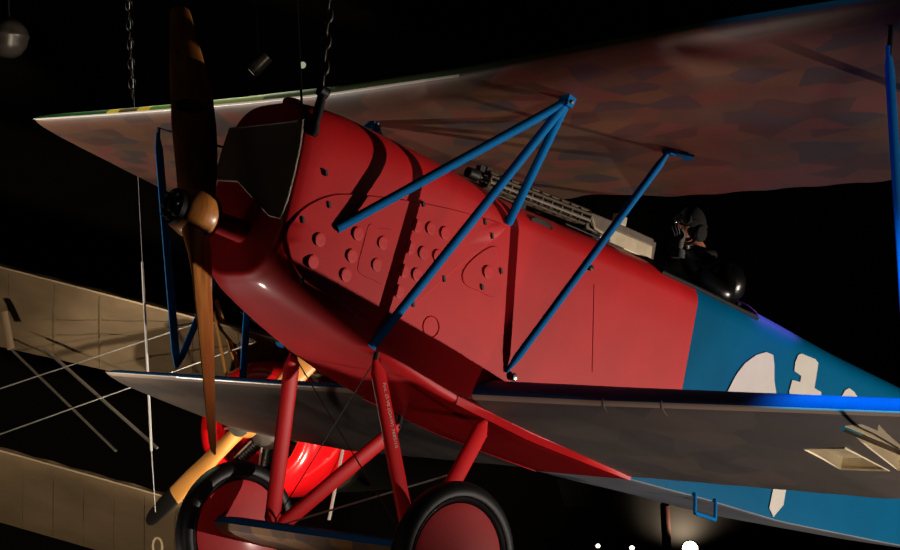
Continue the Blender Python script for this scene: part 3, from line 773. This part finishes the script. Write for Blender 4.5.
# ================================================================== BACKGROUND BIPLANE
B0 = at(262, 428, 15.0)
bip = thing('biplane', 'weathered linen biplane with glossy red engine cowl, farther back behind the wheels', 'airplane'); bip.location = tuple(B0)
def bl(p): return np.asarray(p) - B0
# engine axis: nose towards the viewer and to the left, tilted with the picture
ax_b = -Fw * .93 - Rw * .32 + Uw * .12; ax_b /= np.linalg.norm(ax_b)
e_r = np.cross(ax_b, Uw); e_r /= np.linalg.norm(e_r); e_u = np.cross(e_r, ax_b)
cw = MB()
RC = .53
cw.lathe(np.zeros(3), ax_b, [(-1.0, .46), (-.75, .52), (-.42, RC), (-.12, RC), (.02, RC - .015), (.09, RC - .06), (.115, RC - .12), (.10, RC - .17), (.06, RC - .175), (-.05, RC - .12), (-.45, RC - .06), (-.46, .05)], 64, ref=e_u)
cowl = cw.build('engine_cowl', COWL, bip, 50); cowl['label'] = 'glossy red engine cowl'
en = MB(); en.lathe(-ax_b * .18, ax_b, [(-.12, .12), (-.1, .17), (.06, .16), (.12, .11), (.2, .07), (.28, .05)], 24); eng = en.build('rotary_engine', ALU, bip, 40)
for k in range(9):
    a = 2 * PI * k / 9 + .2; d = math.cos(a) * e_u + math.sin(a) * e_r
    cy = MB(); prof = []
    for j in range(9):
        h = .15 + j * .025; prof += [(h, .06), (h + .010, .06), (h + .011, .048), (h + .024, .048)]
    cy.lathe(-ax_b * .18, d, prof + [(.385, .03)], 18); cy.build('engine_cylinder', CYL, eng, 30)
    pr = MB(); pr.path([-ax_b * .06 + d * .15, -ax_b * .09 + d * .36], .009, 6); pr.build('push_rod', ALU, eng, 50)
# propeller
pc = ax_b * .33
_d = Fw + Rw * (147 - 450) / FPX - Uw * (523 - 275) / FPX
tipv = CW + _d * (((B0 + pc - CW) @ ax_b) / (_d @ ax_b)) - B0; pd = tipv - pc; LB = np.linalg.norm(pd); pd /= LB; pt = np.cross(ax_b, pd)
prb = MB()
def blade2(mb, sign, r0, r1, mi):
    rings = []
    for r in np.linspace(r0, r1, 9):
        t = r / LB; c = I(t, [0, .12, .3, .55, .8, .93, .985, 1], [.12, .13, .155, .175, .165, .135, .10, .05]); th = I(t, [0, .15, .4, 1], [.06, .05, .028, .007]); be = math.radians(I(t, [0, .2, .5, 1], [45, 28, 20, 16]))
        ch = math.cos(be) * sign * pt + math.sin(be) * ax_b; nn = np.cross(ch, sign * pd)
        rings.append([pc + sign * pd * r + ch * c / 2 * math.cos(q) + nn * th * math.sin(q) for q in np.linspace(0, 2 * PI, 20, endpoint=False)])
    mb.loft(rings, True, (True, True), mi)
for s in (1, -1): blade2(prb, s, 0, LB * .72, 0)
prb.lathe(pc, ax_b, [(-.07, .09), (.07, .09)], 24)
bp_ = prb.build('propeller', WOOD2, bip, 50)
for s in (1, -1):
    tb = MB(); blade2(tb, s, LB * .72, LB, 0); t = tb.build('blade_tip', TIPB, bp_, 50); t['label'] = 'black sheathed blade tip'
hb = MB(); hb.lathe(pc + ax_b * .07, ax_b, [(0, .085), (.02, .085), (.025, .04), (.07, .03)], 20); hb.build('propeller_hub', STEEL, bp_, 40)
# fuselage behind the cowl
fb = MB(); sec = []
for k, (s, w, h) in enumerate(((-.95, .45, .47), (-1.6, .42, .47), (-2.6, .36, .42), (-4.6, .12, .2))):
    sec.append([ax_b * s + e_r * w * math.copysign(abs(math.cos(t)) ** .6, math.cos(t)) + e_u * h * math.copysign(abs(math.sin(t)) ** .6, math.sin(t)) for t in np.linspace(0, 2 * PI, 24, endpoint=False)])
fb.loft(sec, True, (True, True)); fb.build('fuselage', mat('olive_fabric', (46, 42, 28), .8), bip, 50)
# wings: section lofted between picture-measured leading and trailing edges
def bwing(name, le, te, thick, n=40, scal=.0, cap=None):
    mb = MB(); rings = []
    nrm = Uw
    for i in range(n + 1):
        t = i / n
        A = le(t); Bq = te(t)
        c = Bq - A; 
        if scal: Bq = Bq - c * scal * abs(math.sin(PI * t * 9)); c = Bq - A
        sag = .012 * abs(math.sin(PI * t * 9))
        prof_t = [(1, 0), (.7, .4), (.35, .9), (.12, .8), (.03, .4), (0, 0)]; prof_b = [(.03, -.25), (.12, -.3), (.4, -.12), (.75, .02)]
        rings.append([A + c * s + nrm * (o * thick + (sag if 0 < s < 1 else 0)) for s, o in prof_t + prof_b])
    mb.loft(rings, True, (True, True)); w = mb.build(name, LINEN, bip, 50)
    ed = MB(); ed.path([le(t) - Fw * .004 for t in np.linspace(0, 1, 12)], .008, 6); ed.build('lit_edge_line', LINE_E, w, 60)  # pale line paints the light caught by the wing edge
    rb = []
    return w, le, te
def lerp(a, b): return lambda t: np.asarray(a) + (np.asarray(b) - np.asarray(a)) * t
D1 = 15.6
uw, ule, ute = bwing('upper_wing', lerp(bl(at(-130, 233, D1)), bl(at(330, 353, D1))), lerp(bl(at(-130, 318, D1 + 1.3)), bl(at(330, 420, D1 + 1.3))), .11)
lw, lle, lte = bwing('lower_wing', lerp(bl(at(-130, 414, D1 - .2)), bl(at(235, 516, D1 - .2))), lerp(bl(at(-130, 485, D1 + 1.)), bl(at(235, 590, D1 + 1.))), .10)
for w, le, te, n in ((uw, ule, ute, 10), (lw, lle, lte, 12)):
    for k in range(1, n):
        t = k / n; A, Bq = le(t), te(t)
        rb_ = MB(); rb_.path([A + (Bq - A) * s - Uw * o for s, o in ((.02, .022), (.12, .038), (.4, .018), (.75, .002), (.98, .002))], .006, 6); rb_.build('rib_tape', LINEN, w, 60)
def bwire(pts, r, name='bracing_wire', m=WIRE):
    mb = MB(); mb.path([bl(at(*p)) for p in pts], r, 6); return mb.build(name, m, bip, 60)
bwire([(11, 349, 16.4), (116, 451, 15.3)], .011); bwire([(44, 348, 16.3), (157, 448, 15.3)], .014)
bwire([(-10, 392, 15.8), (192, 325, 15.6)], .006); bwire([(-10, 438, 15.8), (140, 384, 15.6), (260, 340, 15.7)], .006)
bwire([(240, 312, 15.5), (330, 372, 15.3)], .006)
# interplane strut and aileron horn at the left, cabane legs near the cowl
for a, b, r in (((4, 312, 15.7), (11, 349, 15.6), .03), ((214, 312, 15.6), (228, 385, 15.3), .022), ((258, 430, 15.9), (216, 300, 15.7), .02)):
    mb = MB(); mb.tube(bl(at(*a)), bl(at(*b)), r, seg=12, flat=.5); mb.build('wing_strut', LINEN if r > .025 else WOOD2, bip)
for a, b in (((347, 428, 15.2), (329, 520, 15.0)), ((360, 440, 15.6), (335, 470, 15.4))):
    mb = MB(); mb.tube(bl(at(*a)), bl(at(*b)), .013, seg=12, flat=.6); mb.build('landing_gear_leg', WIRE, bip)

# plumb cable seen in front of the far wing, with a ring chain hanging from the far propeller tip
z0 = at(155, 470, 14.3); cbm = MB(); zt = at(128.3, -15, 14.9)
cbm.path([to_ceiling(at(142.4, 262, 14.6), zt) - z0, at(142.4, 262, 14.6) - z0], .0022, 6); cbm.path([at(142.4, 262, 14.6) - z0, at(151.5, 451, 14.35) - z0], .010, 8); cbm.path([at(151.5, 451, 14.35) - z0, at(155.5, 512, 14.25) - z0], .004, 6)
o = cbm.build('suspension_cable', mat('white_lit_cable', (226, 226, 222), .5), None, 60); o.location = tuple(z0); tag(o, 'long pale vertical suspension cable crossing the linen wing behind the propeller', 'cable')  # white colour stands in for light falling on the steel cable
_foot = at(160, 640, 14.45); _foot[2] = 0
chain('tether_chain', at(157, 533, 14.45), _foot, 'pale chain of oval links hanging below the black propeller tip', .13, .010, LINE_E)

# ================================================================== THE HALL
def struct(name, vs, m):
    mb = MB(); mb.add(vs, [tuple(range(4))]); o = mb.build(name, m, None, 0); o['kind'] = 'structure'; return o
X0, X1, Y0, Y1, ZC = -16, 16, -6, 29.5, 12.5
def slab(name, lo, hi, m):
    mb = MB(); lo = np.array(lo, float); hi = np.array(hi, float); c = (lo + hi) / 2; e = (hi - lo) / 2
    mb.box(c, (e[0], 0, 0), (0, e[1], 0), (0, 0, e[2])); o = mb.build(name, m, None, 0); o['kind'] = 'structure'; return o
slab('floor', (X0, Y0, -.2), (X1, Y1, 0), FLOORM)
slab('ceiling', (X0, Y0, ZC), (X1, Y1, ZC + .2), CEILM)
slab('wall_back', (X0, Y1, 0), (X1, Y1 + .2, ZC), WALLM)
slab('wall_left', (X0 - .2, Y0, 0), (X0, Y1, ZC), WALLM)
slab('wall_right', (X1, Y0, 0), (X1 + .2, Y1, ZC), WALLM)
slab('wall_front', (X0, Y0 - .2, 0), (X1, Y0, ZC), WALLM)
# dome lamp, upper left
pc_ = at(8, 38, 19.)
dl = thing('pendant_lamp', 'dim round pendant lamp at the upper left corner', 'lamp'); dl.location = tuple(pc_)
mb = MB(); mb.lathe((0, 0, 0), (.1, 0, 1), [(-.2, .01), (-.19, .08), (-.15, .14), (-.08, .185), (0, .2), (.01, .207), (.03, .207), (.04, .2), (.1, .175), (.15, .13), (.19, .06), (.2, .03)], 32); mb.build('lamp_shade', DIAL, dl, 40)
mb = MB(); mb.tube((.02, 0, .19), (.02, 0, ZC - pc_[2]), .012, seg=8); mb.build('lamp_stem', BLACKM, dl)
# small track lights near the ceiling
def track_light(u, v, d, label, sz, aim, lens):
    p = at(u, v, d); t = thing('track_light', label, 'lamp', None, 'track lights above the nose'); t.location = tuple(p)
    aim = np.asarray(aim, float); aim /= np.linalg.norm(aim)
    mb = MB(); mb.lathe((0, 0, 0), aim, [(-.16 * sz, .04 * sz), (-.15 * sz, .07 * sz), (.1 * sz, .085 * sz), (.11 * sz, .08 * sz)], 20); mb.build('lamp_housing', DIAL, t, 40)
    mb = MB(); mb.lathe(aim * .105 * sz, aim, [(0, .076 * sz), (.012 * sz, .05 * sz), (.016 * sz, .01)], 20); mb.build('lamp_lens', lens, t, 40)
    mb = MB(); mb.tube((0, 0, 0), (0, 0, ZC + .03 - p[2]), .012, seg=8); mb.build('lamp_stem', BLACKM, t)
track_light(259, 65, 22, 'small track light above the red nose, left one with the wide bright lens', 1.0, (-.6, .1, -.5), LENS3)
track_light(301, 64, 22, 'smaller track light just left of the lifting chain', .6, (.3, -.8, -.3), LENS3)
# floor spotlights behind the tail
def flood(u, v, d, label, sz, lens):
    p = at(u, v, d); t = thing('floor_spotlight', label, 'lamp', None, 'spotlights on the floor below the tail'); t.location = (p[0], p[1], 0)
    to = CW - p; to /= np.linalg.norm(to); h = np.array([0, 0, p[2]])
    mb = MB(); mb.lathe(h, to, [(-.25 * sz, .08 * sz), (-.22 * sz, .12 * sz), (0, .15 * sz), (.02 * sz, .14 * sz)], 24); mb.build('lamp_housing', BLACKM, t, 40)
    mb = MB(); mb.lathe(h + to * .015 * sz, to, [(0, .135 * sz), (.02 * sz, .1 * sz), (.03 * sz, .01)], 24); mb.build('lamp_lens', lens, t, 40)
    mb = MB(); mb.tube((0, 0, 0), h - np.array([0, 0, .1 * sz]), .025, seg=10); mb.lathe((0, 0, 0), (0, 0, 1), [(0, .16), (.02, .16), (.03, .03)], 20); mb.build('lamp_stand', BLACKM, t)
    return p
fp = flood(690, 549, 28.6, 'brightest floor spotlight glaring under the blue tail', .9, LENS)
flood(632, 548, 28.6, 'small floor spotlight, the middle one of the three under the tail', .28, LENS2)
flood(598, 546, 28.6, 'small floor spotlight, leftmost of the three nearest the wheel', .25, LENS2)
# dim display board and post in the dark
p = at(580, 493, 24); mb = MB(); mb.box((0, 0, 0), Rw * .24, Fw * .02, Uw * .17 - Rw * .05); bd = mb.build('display_board', GREYP, None, 0); bd.location = tuple(p); tag(bd, 'small grey display board hanging in the dark right of the near wheel', 'sign')
mb = MB(); mb.tube((0, 0, .17), (0, 0, ZC - p[2]), .006, seg=6); mb.build('board_cord', WIRED, bd)
p = at(668, 545, 28.9); p[2] = 0; mb = MB(); mb.tube((0, 0, 0), (0, 0, 2.0), .07, seg=16); mb.lathe((0, 0, 0), (0, 0, 1), [(0, .2), (.04, .2), (.06, .08)], 20); mb.lathe((0, 0, 2.0), (0, 0, 1), [(0, .075), (.04, .06), (.06, .01)], 16)
ps = mb.build('post', POSTM, None, 40); p[1] = 29.2; ps.location = tuple(p); tag(ps, 'reddish brown post standing beside the brightest floor spotlight', 'post')

# ================================================================== LIGHT
def spot(name, pos, aim, watts, col, cone, blend=.4, radius=.05, frame='A'):
    l = bpy.data.lights.new(name, 'SPOT'); l.energy = watts; l.color = col; l.spot_size = math.radians(cone); l.spot_blend = blend; l.shadow_soft_size = radius
    o = bpy.data.objects.new(name, l); COL.objects.link(o)
    pos, aim = np.asarray(pos, float), np.asarray(aim, float)
    if frame == 'A': pos, aim = a2w(pos), a2w(aim)
    d = Vector(aim - pos); o.location = Vector(pos); o.rotation_euler = d.to_track_quat('-Z', 'Y').to_euler()
    return o
KL = np.array([.73, -.675, -.12]); KL /= np.linalg.norm(KL)
KP = np.array([1.6, -.4, -.15]) + KL * 12
spot('key_spotlight', KP, (3.6, -.3, 1.75), 7600, (1, .86, .75), 42, .5, .05)
spot('front_spotlight', (-3.2, 10.0, -2.4), (1.4, 3.4, .75), 4200, (1, .88, .76), 25, .7, .06)
spot('underside_fill', (1.2, -6.2, -4.1), (3.0, -2.2, -.6), 640, (1, .90, .84), 46, .8, .3)  # unseen fill added to brighten the undersides
spot('front_low_fill', (-3.0, -2.6, -4.2), (1.0, .1, -1.5), 190, (1, .86, .74), 27, .8, .2)  # added fill from low in front for axle fairing and belly
spot('chin_fill', (.3, 3.0, -4.8), (.75, .0, -.4), 700, (1, .84, .74), 22, .7, .15)  # added light that brightens the underside of the nose
spot('blue_spotlight', (-1.6, -6.6, 4.6), (1.8, -3.3, -.55), 15000, (.0, .42, 1), 15.5, .5, .05)
spot('blue_wing_spotlight', (-2.5, -3.2, 5.4), (1.35, -2.7, 1.4), 900, (.02, .2, 1), 16, .8, .05)
spot('violet_spotlight', (7.6, -.6, 5.6), (4.25, -.14, .62), 4000, (.45, .15, 1), 6, .6, .05)
spot('green_spotlight', (1.9, 6.2, 7.0), (1.35, 2.9, 1.3), 1900, (.9, 1, .6), 25, .8, .1)
spot('far_wing_spotlight', at(-120, 900, 8.), at(90, 520, 15.5), 1400, (1, .82, .60), 40, .7, .08, 'W')
spot('far_cowl_spotlight', at(520, 900, 11.), at(270, 440, 15), 1800, (1, .86, .68), 24, .6, .06, 'W')
spot('glare_fill', np.array([fp[0], 29.15, fp[2] + .1]), np.array([fp[0], 29.5, fp[2] + .5]), 85, (1, .85, .62), 150, .9, .05, 'W')  # added pool of light on the wall, imitates the floor lamp's glare
gl_ = bpy.data.lights.new('ambient_fill', 'POINT'); gl_.energy = 30; gl_.color = (1, .76, .66); gl_.shadow_soft_size = 2.  # weak soft fill added out of view for ambient light
go_ = bpy.data.objects.new('ambient_fill', gl_); COL.objects.link(go_); go_.location = Vector(a2w((-6.2, 2.2, .2)))

w = bpy.data.worlds.new('hall_dark'); SC.world = w; w.use_nodes = True
w.node_tree.nodes['Background'].inputs[0].default_value = (.9, .8, .75, 1); w.node_tree.nodes['Background'].inputs[1].default_value = .0015

# ================================================================== CAMERA
cam = bpy.data.cameras.new('camera'); cam.sensor_fit = 'HORIZONTAL'; cam.sensor_width = 36; cam.lens = FPX * 36 / 900; cam.clip_end = 200
co_ = bpy.data.objects.new('camera', cam); COL.objects.link(co_)
co_.matrix_world = Matrix([[Rw[i], Uw[i], -Fw[i], CW[i]] for i in range(3)] + [[0, 0, 0, 1]])
SC.camera = co_
SC.view_settings.view_transform = 'Standard'; SC.view_settings.look = 'None'; SC.view_settings.exposure = -.2; SC.view_settings.gamma = 1
SC.view_settings.use_curve_mapping = False
